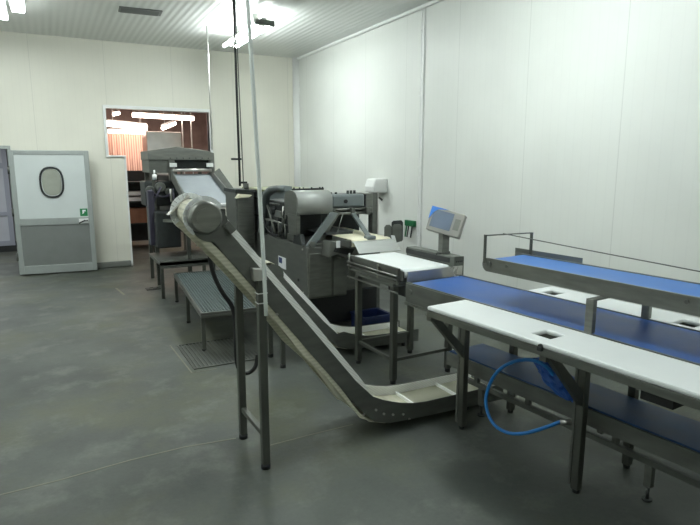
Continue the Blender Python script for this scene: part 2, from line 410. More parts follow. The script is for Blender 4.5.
MB().prism([(.955, .945), (.985, .965), (.985, .99), (1.01, .99), (1.01, 1.015), (.96, 1.015), (.96, .975)], -.049, -.045).build('sign_mark', 'paper', D)
MB().box(.90, 1.04, -.058, -.05, .80, .875).build('lock_plate', 'white', D, .002)
h = MB().cyl((.99, -.055, .845), (.99, -.09, .845), .012, 12).bar((.995, -.09, .85), (.90, -.09, .805), .014, .02).build('handle', 'black', D)
MB().cyl((1.02, -.055, .845), (1.02, -.07, .845), .012, 12).build('lock_cylinder', 'black', D)
for z in (.3, 1.0, 1.65): MB().cyl((-.015, -.03, z-.06), (-.015, -.03, z+.06), .016, 12).build('hinge', 'steel_dull', D)
# bluish doors in the lobby beyond the left doorway
D2 = thing('bluish_door', 'bluish grey panelled door at the left edge, seen through the left doorway', 'door', (-1.93, 13.2, 0))
MB().box(0, 1.25, 0, .05, .12, 2.25).build('leaf', 'door_blue', D2)
fr = MB()
for z0, z1 in ((.12, .22), (.72, .80), (1.66, 1.76), (2.15, 2.25)): fr.box(0, 1.25, -.025, 0, z0, z1)
for x0, x1 in ((0, .09), (.57, .66), (1.16, 1.25)): fr.box(x0, x1, -.026, 0, .12, 2.25)
fr.build('stile', mat('lilac_grey_frame', (148, 154, 164), .45), D2, .004)
MB().box(-.02, 1.27, -.03, .05, .0, .12).build('threshold', 'dark', D2)
struct(MB().box(-.63, -.46, 13.2, 13.3, 0, 2.4).build('wall_lobby_right', M['door_blue']))
struct(MB().box(-3.2, -2.0, 13.2, 13.3, 0, 2.4).build('wall_lobby_left', M['door_blue']))
struct(MB().box(-1.80, -1.75, YB-.03, YB+.14, 0, 1.97).box(-.52, -.47, YB-.02, YB+.14, 0, 1.97).box(-1.80, -.47, YB-.03, YB+.14, 1.97, 2.02).build('trim_8', 'door_frame', bevel=.004))

# ------------------------------------------------------------------ ceiling things
def luminaire(loc, label, strength=74, grp='ceiling strip lights'):
    gm = mat('fluorescent_tube', (255, 255, 255), .5, emit=(244, 252, 250), estr=strength)
    t = thing('ceiling_light', label, 'light', loc, 0, grp)
    MB().prism([(-.045, .05), (.045, .05), (.035, .10), (-.035, .10)], 0, 1.5).build('batten', 'white', t)
    MB().box(-.015, .015, 0, 1.5, .0, .05).build('spine', 'steel_dull', t)
    MB().box(-.13, .13, -.03, 0, .0, .07).build('end_cap', 'steel_dull', t)
    for x in (-.085, .085): MB().cyl((x, .02, .02), (x, 1.55, .02), .024, 12).build('tube', gm, t)
    for y in (.3, 1.1): MB().box(-.03, .03, y, y+.06, .10, 3.70-loc[2]).build('bracket', 'steel_dull', t)
    return t
luminaire((2.60, 7.25, 3.48), 'twin tube strip light on the ceiling above the hooded machine')
def box_light(x0, x1, y0, y1, z, label):
    t = thing('ceiling_light', label, 'light', ((x0+x1)/2, y0, z), 0, 'boxed ceiling lights'); w2 = (x1-x0)/2
    MB().box(-w2, w2, 0, y1-y0, 0, .03).build('diffuser', 'panel_glow', t)
    MB().box(-w2-.01, w2+.01, -.01, y1-y0+.01, .03, 3.70-z).build('housing', 'white', t)
box_light(-.62, -.29, 7.2, 8.93, 3.58, 'larger boxed ceiling light at the top left corner')
box_light(-.22, -.085, 6.9, 8.42, 3.58, 'narrower boxed ceiling light beside the larger one at top left')
v = thing('ceiling_vent', 'dark rectangular louvred vent in the ceiling', 'vent', (.97, 8.03, 3.685), -.06)
MB().box(0, .52, 0, .25, .0, .015).build('frame', 'vent', v)
sl = MB()
for i in range(7): sl.bar((.02, .03+i*.03, -.005), (.48, .03+i*.03, -.005), .018, .004, (0, .5, 1))
sl.build('louvre', 'vent', v)

def hang(name, pts, r, m, label, cat='pipe', sm=0):
    return tag(MB().tube(pts, r, 8, sm).build(name, m), label, cat)
hang('drop_pipe', [(2.20, 8.55, 3.70), (2.20, 8.55, 1.95)], .012, 'steel_bright', 'thin pale pipe dropping from the ceiling to the hooded machine at back')
p = thing('service_pipe', 'dark service pipe dropping from the ceiling to the grey control cabinet', 'pipe', (1.98, 6.5, 0))
MB().tube([(0, 0, 3.70), (0.005, 0, 1.49)], .014, 8).build('pipe', 'dark', p)
MB().tube([(-.09, 0, 1.80), (.03, 0, 1.80)], .012, 8).build('valve', 'dark', p)
MB().tube([(0, 0, 1.53), (.09, 0, 1.53)], .012, 8).build('elbow', 'dark', p)
hang('thin_cable', [(2.09, 6.8, 3.70), (2.12, 6.8, 1.46)], .007, 'steel_dull', 'thin grey cable dropping from the ceiling behind the white hose', 'cable')
# wall trunking on the right wall
tk = thing('pipe_trunking', 'white vertical conduit strip running up the right wall', 'pipe', (XR-.03, 6.2, 0))
MB().box(.008, .03, -.045, .0, .1, ZC-.05).build('conduit', 'white', tk, .004)
MB().box(.014, .03, .018, .032, .1, ZC-.05).build('conduit', 'white', tk, .003)
for z in (.8, 1.7, 2.6, 3.4): MB().box(.0, .03, -.045, .035, z, z+.015).build('clip', 'white', tk)
# dispenser on the right wall
ds = thing('wall_dispenser', 'white box dispenser fixed high on the right wall', 'dispenser', (XR, 7.15, 1.42))
MB().prism([(0, -.09), (0, .12), (-.20, .11), (-.24, .0), (-.23, -.08)], -.13, .13).build('casing', 'white', ds, .02)
MB().cyl((-.12, 0, -.09), (-.12, 0, -.14), .03, 12).build('nozzle', 'steel_dull', ds)
MB().tube([(-.12, 0, -.13), (-.05, 0, -.17), (-.01, 0, -.20)], .014, 8, 1).build('drain_pipe', 'steel_dull', ds)
# green handled tools on the wall
tl = thing('tool_rail', 'small green rail of hanging cleaning tools on the right wall', 'rack', (XR, 6.40, .78))
MB().box(-.05, 0, -.13, .09, .13, .21).build('rail', 'green', tl, .008)
for i, y in enumerate((-.10, -.055, -.01, .035, .075)):
    MB().bar((-.04, y, .16), (-.05, y+.03, -.02), .014, .014).build('handle', 'white' if i in (1, 4) else 'green' if i % 2 else 'dark', tl)

# ------------------------------------------------------------------ swan-neck conveyors
def swan(loc, label, t0, t1, Lh, m_legs, width=.35, drum=True, hr=.094):
    """side profile in (s, z): head centre C, incline direction d, normal n (up-right)"""
    root = thing('inclined_conveyor', label, 'conveyor', loc)
    C = Vector(t0); B = Vector(t1)            # head centre, foot of the incline on the top line
    d = (B-C).normalized(); n = Vector((-d.y, d.x)) if -d.y > 0 else Vector((d.y, -d.x))
    if n.y < 0: n = -n
    Lg = (B-C).length
    pt = lambda t, o: tuple(C+d*t+n*o)
    ztop, zbot = .16, .045
    bx = B.x
    top = [pt(.16, .05), pt(Lg*.5, .05), pt(Lg-.04, .05), (bx+.08, B.y-.005), (bx+.139, B.y-.066), (bx+.21, .243), (bx+.283, .215), (bx+.36, .190), (bx+.449, .170), (bx+.56, ztop), (Lh, ztop-.005)]
    bot = [(Lh, zbot-.01), (bx+.42, zbot+.015), (bx+.26, zbot+.025), (bx+.15, zbot+.06), (bx+.04, zbot+.17), pt(Lg-.1, -.050), pt(.12, -.048)]
    poly = top+bot+[pt(.02, -.036)]+[pt(-.05, .02)]+[pt(.04, .06)]
    for y0 in (0, width-.006): MB().prism(poly, y0, y0+.006).build('side_plate', 'steel_dull', root)
    # head discs
    cx, cz = pt(.045, -.002)
    for y0, y1 in ((-.012, 0), (width, width+.012)): MB().cyl((cx, y0, cz), (cx, y1, cz), .094, 36).build('head_plate', 'steel_dull', root)
    # belt loop
    a_n = math.degrees(math.atan2(n.y, n.x))
    r = .068
    head = arc(C.x, C.y, r, a_n+0, a_n+180, 14)
    loop = [(Lh-.02, .085), (bx+.5, .085), (bx+.36, .105), (bx+.22, .165), (bx+.10, B.y-.08), pt(Lg-.12, .035), pt(Lg*.5, .058), pt(.10, .066)]
    loop += head
    ret = [pt(.22, -.050), pt(Lg*.5, -.044), pt(Lg*.7, -.050), pt(Lg*.86, -.044), (bx+.03, .195), (bx+.12, .115), (bx+.24, .078), (bx+.42, .066), (Lh-.02, .06)]
    loop += ret
    MB().ribbon(loop, .012, width-.012, -.008, 'y', True).build('belt', 'old_belt' , root)
    # the carrying run has a clean white surface
    up = [(Lh-.03, .0865), (bx+.5, .0865), (bx+.36, .107), (bx+.22, .167), (bx+.10, B.y-.077), pt(Lg-.12, .037), pt(Lg*.5, .061), pt(.10, .069)]+arc(C.x, C.y, r+.003, a_n, a_n+165, 12)
    MB().ribbon(up, .014, width-.014, -.004, 'y').build('clean_belt_face', 'white_belt', root)
    sk = MB()
    for k_, y0 in enumerate((.002, width-.012)):
        yi = .007 if k_ == 0 else width-.013
        sk.prism([pt(.02, .05), pt(-.01, .075), pt(.06, .086), pt(Lg-.05, .084), (bx+.155, B.y-.078), (bx+.14, B.y-.078), pt(Lg-.05, .05)], y0, y0+.010)
        sk.prism([(bx+.14, B.y-.078), (bx+.21, .238), (bx+.283, .210), (bx+.36, .185), (bx+.449, .165), (bx+.56, ztop-.005), (Lh-.02, ztop-.012), (Lh-.02, .086), (bx+.5, .086), (bx+.36, .106), (bx+.22, .166)], yi, yi+.006)
    sk.build('sidewall', 'skirt', root)
    x = bx+.52
    while x < Lh-.1: MB().box(x, x+.012, .02, width-.02, .087, .115).build('cleat', 'white_belt', root); x += .36
    # fanned sidewalls round the head
    for y0 in ((-.006, width-.004) if drum else ()):
        fan = MB()
        for a in range(-8, 200, 16):
            fan.prism(arc(C.x, C.y, .110, a_n+a, a_n+a+14.6, 3)+arc(C.x, C.y, .05, a_n+a+14.6, a_n+a, 3), y0, y0+.006)
        fan.build('fan_sidewall', 'white_plastic', root)
    # on the way back the ribbed sidewalls hang below the belt
    for y0 in (.006, width-.014):
        MB().prism([pt(.0, -.070), pt(.22, -.052), pt(Lg*.5, -.046), pt(Lg*.7, -.052), pt(Lg*.86, -.044), (bx+.04, .19), (bx+.10, .125), (bx+.05, .150), pt(Lg*.84, -.072), pt(Lg*.7, -.092), pt(Lg*.5, -.078), pt(.22, -.090), pt(.0, -.108)], y0, y0+.008).build('return_sidewall', 'old_belt', root)
    # segment joints over the head
    sg = MB()
    for a in range(0, 181, 24):
        q = arc(C.x, C.y, r+.004, a_n+a, a_n+a, 1)[0]
        sg.bar((q[0], .02, q[1]), (q[0], width-.02, q[1]), .006, .006)
    sg.build('belt_hinge', 'steel_dull', root)
    if drum:
        dc = pt(-.012, -.008)
        MB().cyl((dc[0], -.012, dc[1]), (dc[0], -.10, dc[1]), .084, 40, .012).build('drum_motor', 'steel', root)
        MB().cyl((dc[0], -.10, dc[1]), (dc[0], -.108, dc[1]), .05, 32).build('motor_cap', 'steel', root)
        q = pt(.125, .062); MB().box(q[0]-.03, q[0]+.03, -.03, .0, q[1]-.02, q[1]+.02, T=Matrix.Translation((q[0], 0, q[1])) @ Matrix.Rotation(math.radians(52), 4, 'Y') @ Matrix.Translation((-q[0], 0, -q[1]))).build('clamp', 'steel_dull', root, .004)
        # deflector at the discharge end
        MB().prism([(C.x-.125, C.y-.01), (C.x-.01, C.y+.10), (C.x+.0, C.y+.09), (C.x-.11, C.y-.01)], width-.03, width+.03).build('deflector', 'steel_bright', root)
        MB().prism([(C.x-.125, C.y-.01), (C.x-.01, C.y+.10), (C.x-.05, C.y-.03)], width+.02, width+.026).build('deflector_side', 'steel_bright', root)
        for s_, z_ in ((bx+.07, B.y-.17), (bx+.16, B.y-.16), (bx+.22, B.y-.20), (bx+.29, B.y-.22), (bx+.37, B.y-.235), (bx+.42, B.y-.28), (bx-.50, B.y+.56)):
            MB().cyl((s_, 0, z_), (s_, -.008, z_), .008, 10).build('bolt', 'steel_bright', root)
    for (s_, y_, zt, w_) in m_legs:
        lg = MB().box(s_-w_/2, s_+w_/2, y_-w_/2, y_+w_/2, .03, zt).build('leg', 'steel_leg', root, .004)
        MB().cyl((s_, y_, 0), (s_, y_, .03), w_*.62, 16).build('foot', 'black', lg)
    return root, pt
c1, pt1 = swan((.99, 2.95, 0), 'long steel conveyor rising from the floor trough to the round motor drum in front', (-.285, 1.475), (.60, .345), 1.85,
               [(.0, -.03, 1.12, .045), (-.005, .385, 1.06, .045), (1.55, .05, .05, .03), (1.55, .30, .05, .03)])
MB().bar((0, -.01, .205), (-.005, .36, .205), .03, .03).build('rung', 'steel_leg', c1, .003)
MB().prism([(-.045, 1.12), (.03, 1.12), (.026, 1.18), (-.05, 1.19)], -.055, -.005).build('leg_bracket', 'steel_bright', c1, .003)
for z in (.99, 1.045): MB().ribbon([(-.026, -.056), (.026, -.056), (.026, -.004), (-.026, -.004)], z, z+.006, -.003, 'z', True, False).build('cable_tie', 'white', c1)
c2, pt2 = swan((1.84, 4.40, 0), 'second white belt conveyor rising behind the long one, under the slicing machine', (-.27, .865), (.22, .30), 1.25,
               [(-.16, .02, .70, .04), (-.16, .33, .70, .04), (1.1, .04, .05, .03), (1.1, .31, .05, .03)], drum=False)
# white air hose
hang('air_hose', [(.90, 2.90, 3.70), (.945, 2.87, 2.6), (.985, 2.86, 1.40), (.996, 2.862, .93)], .0115, 'white_tube', 'white air hose hanging from the ceiling to the front leg of the long conveyor', 'hose', 1)
hang('black_hose', [(x_*.935, y_*.935, 1.75+(z_-1.75)*.935) for x_, y_, z_ in [(.93, 3.60, 1.36), (.88, 3.6, 1.24), (.89, 3.6, 1.07), (.95, 3.6, .917), (1.02, 3.6, .82), (1.04, 3.6, .70), (1.03, 3.6, .45), (1.05, 3.6, .35), (1.11, 3.6, .32), (1.17, 3.6, .36), (1.19, 3.62, .44)]], .014, 'black', 'black hose looping down behind the legs of the long conveyor', 'hose', 2)

# ------------------------------------------------------------------ grated platform
pf = thing('grated_platform', 'low grey grated step platform on short legs left of the conveyor', 'platform', (1.16, 5.16, 0), -.075)
PW, PL, PZ = .62, 2.15, .375
MB().box(0, PW, 0, .02, PZ-.05, PZ).box(0, PW, PL-.02, PL, PZ-.05, PZ).box(0, .02, .02, PL-.02, PZ-.05, PZ).box(PW-.02, PW, .02, PL-.02, PZ-.05, PZ).box(0, PW, -.012, .0, PZ-.035, PZ-.025).box(0.02, PW-.02, 1.07, 1.1, PZ-.05, PZ-.02).build('frame', 'steel', pf)
gr = MB()
for i in range(20): gr.box(.03+i*.029, .036+i*.029, .02, PL-.02, PZ-.022, PZ-.002)
for j in range(42): gr.box(.02, PW-.02, .035+j*.05, .047+j*.05, PZ-.02, PZ-.003)
gr.box(.02, PW-.02, .02, PL-.02, PZ-.045, PZ-.04)
gr.build('grating', 'grate', pf)
for x in (.02, PW-.02):
    for y in (.03, PL*.5, PL-.03):
        lg = MB().box(x-.018, x+.018, y-.018, y+.018, .02, PZ-.05).build('leg', 'steel_leg', pf); MB().cyl((x, y, 0), (x, y, .02), .022, 12).build('foot', 'black', lg)

# ------------------------------------------------------------------ sorting table (frame, belt, boards)
TO = (2.37, 1.90, 0); TA = .08
tb = thing('sorting_table', 'long steel sorting table with blue belt between two white boards', 'table', TO, TA)
Y0, Y1 = -2.6, 1.46
MB().box(.0, .50, Y0, Y1-.02, .885, .897).box(.0, .50, Y0, Y1-.02, .80, .806).cyl((.0, Y1-.03, .848), (.50, Y1-.03, .848), .047, 24).build('belt', 'blue_belt', tb)
MB().box(-.012, 0, Y0, Y1, .80, .903).box(.50, .512, Y0, Y1, .80, .903).build('belt_rail', 'steel', tb)
MB().box(-.02, -.012, .86, Y1, .755, .895).box(-.03, .0, .86, Y1, .74, .76).build('side_panel', 'steel_dull', tb)
MB().box(.512, .52, .82, Y1, .755, .895).build('side_panel', 'steel_dull', tb)
MB().cyl((-.028, Y1-.05, .84), (-.012, Y1-.05, .84), .022, 16).build('bearing', 'steel_dull', tb)
ys = [Y0, -1.05, -.93, .025, .135, .85]
MB().plate([-.335, -.242, -.135, -.014], ys, .875, .90, {(1, 3), (1, 1)}).build('front_board', 'white_plastic', tb, .009)
ys = [Y0, -1.35, -1.2, -.25, -.14, .63, .73, .82]
MB().plate([.514, .56, .675, .78], ys, .875, .90, {(1, 1), (1, 3), (1, 5)}).build('back_board', 'white_plastic', tb, .009)
MB().box(-.335, -.315, Y0, .85, .835, .875).box(-.335, -.02, .80, .83, .835, .874).box(-.335, -.31, Y0, .85, .868, .874).build('front_rail', 'steel', tb, .002)
MB().box(.76, .78, Y0, .82, .835, .875).build('back_rail', 'steel', tb)
MB().cyl((-.345, .005, .882), (-.325, .005, .882), .013, 14).box(-.350, -.325, -.008, .018, .86, .882).build('edge_clamp', 'dark', tb, .003)
cr = MB()
for y in (-1.75, -.87, .01, .86): cr.box(-.31, .76, y-.02, y+.02, .80, .835) 
cr.build('cross_beam', 'steel_dull', tb)
for y in (.88, .0, -.88, -1.76):
    for x in (.02, .49):
        lg = MB().box(x-.022, x+.022, y-.022, y+.022, .02, .80).build('leg', 'steel_leg', tb, .004)
        MB().cyl((x, y, 0), (x, y, .02), .019, 12).build('foot', 'dark', lg)
        if x < .1: MB().box(x-.024, x+.002, y+.024, y+.040, .04, .80).build('leg_channel', 'steel_dull', lg)
    MB().prism([(-.31, .835), (-.25, .835), (-.004, .58), (-.004, .50)], y-.016, y+.016).build('brace', 'steel_leg', tb)
    MB().prism([(.76, .835), (.70, .835), (.514, .62), (.514, .55)], y-.016, y+.016).build('brace', 'steel_leg', tb)
MB().box(-.27, -.17, -.60, -.46, .77, .834).build('switch_box', 'black', tb, .004)
# upper conveyor on posts
uc = thing('upper_conveyor', 'narrow raised conveyor with blue belt standing over the sorting table', 'conveyor', TO, TA)
UY0, UY1 = -2.6, .79
MB().box(.10, .115, UY0, UY1, 1.078, 1.165).box(.415, .43, UY0, UY1, 1.078, 1.165).cyl((.10, UY1, 1.1215), (.115, UY1, 1.1215), .0435, 24).cyl((.415, UY1, 1.1215), (.43, UY1, 1.1215), .0435, 24).build('side_plate', 'steel', uc, .002)
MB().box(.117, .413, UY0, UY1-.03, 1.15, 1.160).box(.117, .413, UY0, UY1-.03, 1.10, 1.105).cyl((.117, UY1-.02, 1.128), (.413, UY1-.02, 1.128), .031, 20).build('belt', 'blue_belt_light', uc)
MB().box(.431, .437, .35, .86, 1.13, 1.195).build('back_guard', 'steel', uc)
hp = MB()
hp.bar((.095, UY1+.02, 1.13), (.095, UY1+.02, 1.31), .020, .006, (1, 0, 0)); hp.bar((.43, UY1-.06, 1.13), (.43, UY1-.06, 1.31), .020, .006, (1, 0, 0)); hp.bar((.09, UY1+.022, 1.305), (.435, UY1-.062, 1.308), .02, .006)
hp.build('end_hoop', 'steel_leg', uc)
MB().tube([(.22, UY1-.01, 1.312), (.34, .3, 1.265), (.46, -.1, 1.225), (.60, -.6, 1.175), (.70, -1.2, 1.13)], .0035, 6, 2).build('pull_cord', 'steel_dull', uc)
for (x, z) in ((.10, 1.128),): MB().cyl((.10, UY1-.02, 1.13), (.088, UY1-.02, 1.13), .014, 14).build('bearing', 'steel_dull', uc)
MB().cyl((.10, UY1-.16, 1.135), (.094, UY1-.16, 1.135), .010, 12).build('bolt', 'steel_dull', uc)
MB().cyl((.10, -.43, 1.135), (.094, -.43, 1.135), .010, 12).build('bolt', 'steel_dull', uc)
for y in (-.02, -1.5):
    MB().box(-.012, .018, y-.022, y+.022, .903, 1.070).box(-.012, .13, y-.022, y+.022, 1.070, 1.078).build('post', 'steel', uc, .002)
    MB().box(.497, .527, y-.022, y+.022, .903, 1.070).box(.13, .527, y-.022, y+.022, 1.070, 1.078).build('post', 'steel', uc, .002)
# lower return conveyor
lc = thing('lower_conveyor', 'dark blue belt conveyor running low beneath the sorting table', 'conveyor', TO, TA)
LX0, LX1, LY1 = .13, .44, 1.15
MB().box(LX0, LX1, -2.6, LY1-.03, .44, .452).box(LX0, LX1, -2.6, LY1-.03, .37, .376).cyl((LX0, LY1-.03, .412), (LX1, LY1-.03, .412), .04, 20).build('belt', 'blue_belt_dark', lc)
MB().box(LX0-.02, LX0-.004, -2.6, LY1, .35, .445).box(LX1+.004, LX1+.02, -2.6, LY1, .35, .445).build('side_plate', 'steel_dull', lc, .002)
MB().box(.255, .285, -2.6, 1.12, .20, .235).build('spine_beam', 'steel_dull', lc, .003)
for y in (1.0, .55, -.05, -.75, -1.5): MB().box(LX0-.02, LX1+.02, y-.015, y+.015, .335, .352).box(.255, .285, y-.015, y+.015, .235, .335).build('cross_bracket', 'steel_dull', lc)
for y in (.95, -.25, -1.3):
    for x in (.27,):
        lg = MB().box(x-.018, x+.018, y-.02, y+.02, .08, .20).build('leg', 'steel_dull', lc); MB().cyl((x, y, 0), (x, y, .08), .009, 10).cyl((x, y, 0), (x, y, .01), .026, 14).build('foot', 'dark', lg)
# blue film bundle over the lower conveyor: crumpled strip
ap = bmesh.new(); bmesh.ops.create_icosphere(ap, subdivisions=4, radius=1)
from mathutils import noise as NZ
for vv in ap.verts:
    q = vv.co.copy(); n1 = NZ.noise(q*2.3); n2 = NZ.noise(q*5.1+Vector((4, 1, 2)))
    q *= 1+.35*n1+.22*n2
    vv.co = Vector((q.x*.05, -q.y*.15-.02*q.z, q.z*.06 - q.y*.07))
me = bpy.data.meshes.new('film_bundle'); ap.to_mesh(me); ap.free()
for p_ in me.polygons: p_.use_smooth = False
fb = bpy.data.objects.new('film_bundle', me); COL.objects.link(fb); me.materials.append(M['blue_cloth'])
fb.location = (2.43, 2.09, .555); fb.rotation_euler = (0, 0, .1)
tag(fb, 'crumpled dark blue plastic bundle hanging over the low conveyor', 'plastic bundle')
bh = thing('blue_hose', 'bright blue hose arching in a loop beneath the sorting table', 'hose', (0, 0, 0))
MB().tube([(2.40, 2.04, .345), (2.37, 2.10, .295), (2.30, 2.20, .223), (2.28, 2.32, .175), (2.28, 2.45, .180), (2.29, 2.53, .27), (2.30, 2.53, .37), (2.30, 2.46, .51), (2.31, 2.34, .615), (2.33, 2.21, .665), (2.36, 2.13, .645), (2.41, 2.11, .58)], .0105, 10, 2).build('tube', 'blue_hose', bh)
MB().cyl((2.40, 2.045, .34), (2.44, 2.0, .35), .015, 12).build('coupling', 'steel_bright', bh)

# ------------------------------------------------------------------ check weigher (white belt) and terminal
cw = thing('weighing_conveyor', 'short steel weighing conveyor with white belt feeding the blue belt', 'conveyor', (2.335, 3.66, 0), .03)
CY0, CY1 = -.13, .66
MB().box(.0, .44, CY0+.03, CY1, .94, .95).box(.0, .44, CY0+.03, CY1, .885, .89).cyl((.0, CY0+.035, .9175), (.44, CY0+.035, .9175), .033, 20).cyl((.0, CY1-.01, .9175), (.44, CY1-.01, .9175), .033, 20).build('belt', 'white_plastic', cw)
MB().box(-.015, -.002, CY0, CY1, .865, .94).box(.442, .455, CY0, CY1, .865, .94).build('belt_side', 'steel_dull', cw)
MB().box(-.032, -.018, CY0+.03, CY1+.03, .93, .962).box(-.032, -.018, CY0+.03, CY1+.03, .83, .85).build('guide_rail', 'steel_dull', cw, .002)
for y in (CY0+.05, .2, CY1): MB().box(-.036, -.016, y-.012, y+.012, .83, .95).build('rail_clip', 'steel', cw)
MB().prism([(-.0, .945), (-.0, .865), (.54, .865), (.54, .945)], CY0-.035, CY0-.027).build('end_plate', 'steel_bright', cw, .002)
MB().box(.46, .56, CY0-.027, .50, .865, 1.02).build('load_cell_box', 'steel_dull', cw, .004)
MB().box(.455, .459, CY0+.03, .50, .965, 1.005).build('slot', 'black', cw)
for i in range(4): MB().cyl((.48+i*.018, CY0-.028, .98), (.48+i*.018, CY0-.032, .98), .006, 8).build('button', 'black', cw)
MB().box(-.03, .58, -.02, .56, .80, .825).plate([-.03, .58], [-.02, .56], .83, .86).build('frame', 'steel_dull', cw)
for x in (-.005, .555):
    for y in (.0, .55):
        lg = MB().box(x-.024, x+.024, y-.024, y+.024, .03, .80).build('leg', 'steel_leg', cw, .004); MB().cyl((x, y, 0), (x, y, .03), .024, 14).build('foot', 'black', lg)
for a, b_ in (((-.005, .024, .20), (-.005, .526, .20)), ((.019, 0, .20), (.531, 0, .20)), ((.019, .55, .20), (.531, .55, .20))): MB().bar(a, b_, .025, .025).build('stretcher', 'steel_leg', cw)
for z, x in ((.77, -.042), (.90, -.045), (.87, -.042)): MB().tube([(x, -.10, z), (x, .68, z)], .008, 8).build('round_bar', 'steel', cw)
MB().tube([(-.045, .64, .75), (-.045, .64, .98)], .007, 8).build('round_bar', 'steel', cw)
MB().box(.2, .45, .1, .4, .66, .80).build('gearbox', 'dark', cw, .01)
tm = thing('touch_terminal', 'grey touchscreen terminal on a short post with a blue film corner', 'terminal', (2.845, 3.72, 1.022), 0)
MB().box(-.035, .035, -.03, .03, 0, .16).build('post', 'steel', tm, .004)
MB().cyl((0, 0, 0), (0, 0, .012), .055, 20).build('flange', 'steel_dull', tm)
hd = MB().prism([(-.15, -.105), (.15, -.105), (.15, .105), (-.15, .105)], -.045, .06).build('housing', 'beige_metal', tm, .006)
hd.scale = (.93, .93, .93); hd.location = (.01, -.01, .25); hd.rotation_euler = (math.radians(-16), math.radians(13), math.radians(-52))
MB().prism([(-.125, -.07), (.06, -.07), (.06, .085), (-.125, .085)], -.050, -.044).build('screen', 'screen', hd)
MB().prism([(-.152, -.01), (-.120, .06), (-.09, .09), (.0, .107), (-.152, .107)], -.0535, -.044).build('blue_film', 'blue_film', hd)
MB().box(.08, .13, -.0475, -.044, -.05, .05).build('keypad', 'steel', hd)
MB().tube([(-.04, -.02, .0), (-.09, -.03, .012), (-.10, -.04, -.002)], .005, 6, 2).build('cable', 'black', tm)

# ------------------------------------------------------------------ slicing machine
sm = thing('slicing_machine', 'large grey steel slicing machine with curved shiny hood', 'machine', (2.13, 4.9, 0))
MB().box(0, .43, 0, 2.0, .45, .965).build('body', 'steel_dull', sm, .012)
MB().box(.43, .95, .22, 1.7, .10, .955).build('rear_body', 'steel_dull', sm, .012)
MB().box(.06, .90, .20, 1.85, .12, .45).build('undercarriage', 'black', sm, .01)
for x, y in ((.12, .2), (.12, 1.75), (.85, .25), (.85, 1.6)):
    cs_ = MB().cyl((x-.02, y, .06), (x+.02, y, .06), .06, 20, .008).build('castor', 'black', sm)
    MB().box(x-.03, x+.03, y-.02, y+.02, .09, .13).build('fork', 'steel_dull', cs_)
dp = MB().box(.015, .255, -.012, 0, .47, .90).build('door_panel', 'steel', sm, .006)
MB().box(.262, .268, -.006, 0, .47, .90).box(.275, .42, -.010, 0, .47, .90).build('side_panel', 'steel_dull', sm, .004)
MB().prism([(.0, .965), (.43, .965), (.43, 1.02), (.10, .99)], .0, 1.2).build('deck', 'steel', sm, .004)
MB().box(-.006, .0, .55, .76, .655, .775).build('label_sticker', 'paper', sm)
MB().box(-.009, -.005, .65, .735, .705, .765).build('sticker_mark', 'navy', sm)
MB().cyl((0, .216, .606), (-.008, .216, .606), .014, 12).build('screw_hole', 'black', sm)
for z in (.50, .93): MB().cyl((0, .10, z), (-.008, .10, z), .010, 10).build('bolt', 'steel_bright', sm)
# hood: curved cover with flat left cheek
prof = [(.125, 1.262), (.12, 1.38)]+[(.12+.165-.165*math.copysign(abs(math.cos(math.radians(a)))**.75, math.cos(math.radians(a))), 1.385+.105*math.sin(math.radians(a))**.75) for a in range(10, 180, 10)]+[(.45, 1.38), (.445, 1.262)]
MB().ribbon(prof, -.035, .335, -.006, 'x').build('hood', 'steel_satin', sm)
MB().prism(prof, -.045, -.035, 'x').build('hood_cheek', 'steel', sm)
MB().prism([(.16, 1.06), (.36, 1.06), (.40, 1.26), (.15, 1.26)], -.04, .0, 'x').build('cheek_plate', 'steel', sm, .004)
tp = MB().tube([(-.02, .30, 1.497), (.32, .30, 1.499)], .010, 8)
for x in (.0, .06, .10, .19, .28, .31): tp.cyl((x, .30, 1.498), (x, .30, 1.518), .009, 8)
tp.build('hood_hinge', 'dark', sm)
# arch frame behind the hood
MB().ribbon([(.40, 1.475), (.62, 1.478), (.85, 1.46), (1.02, 1.40), (1.12, 1.28), (1.18, 1.08), (1.20, .97)], -.06, .02, .05, 'x').build('arch_frame', 'steel_paint', sm)
MB().box(.02, .40, .5, 1.15, .99, 1.36).build('cutting_head', 'dark', sm, .02)
for (y, z, r) in ((.55, 1.24, .05), (.72, 1.18, .06), (.9, 1.25, .045), (.62, 1.08, .045), (.85, 1.07, .055), (1.02, 1.1, .04)): MB().cyl((.02, y, z), (-.035, y, z), r, 16, .008).build('gear', 'dark', sm)
MB().tube([(-.02, .45, 1.13), (-.03, .8, 1.15), (-.02, 1.15, 1.14)], .012, 8).build('tie_rod', 'steel', sm)
for y in (.5, .68, .86, 1.0): MB().tube([(-.02, y, .985), (-.02, y, 1.13)], .012, 8).build('stud', 'steel', sm)
MB().tube([(-.03, .52, 1.32), (-.03, .55, 1.16)], .010, 8).build('stud', 'steel_bright', sm)
MB().prism([(.08, .97), (.3, .97), (.26, 1.07), (.12, 1.07)], -.02, .02, 'x').build('bearing_block', 'dark', sm)
for a, b_, r_ in (((-.03, .42, 1.30), (-.03, .60, 1.02), .010), ((-.03, 1.0, 1.30), (-.04, .74, 1.02), .012), ((-.02, .66, 1.33), (-.03, .92, 1.33), .009)):
    MB().tube([a, b_], r_, 8).build('linkage', 'steel', sm)
MB().tube([(-.02, 1.16, 1.2), (-.06, 1.0, 1.06), (-.05, .8, 1.0), (-.02, .7, .99)], .011, 8, 2).build('cable', 'black', sm)
MB().prism([(.52, 1.20), (.74, 1.20), (.70, 1.27), (.56, 1.27)], -.05, -.035, 'x').build('guard_plate', 'steel', sm, .003)
MB().box(-.012, -.0, .30, .48, .985, 1.05).build('foot_plate', 'steel', sm, .003)
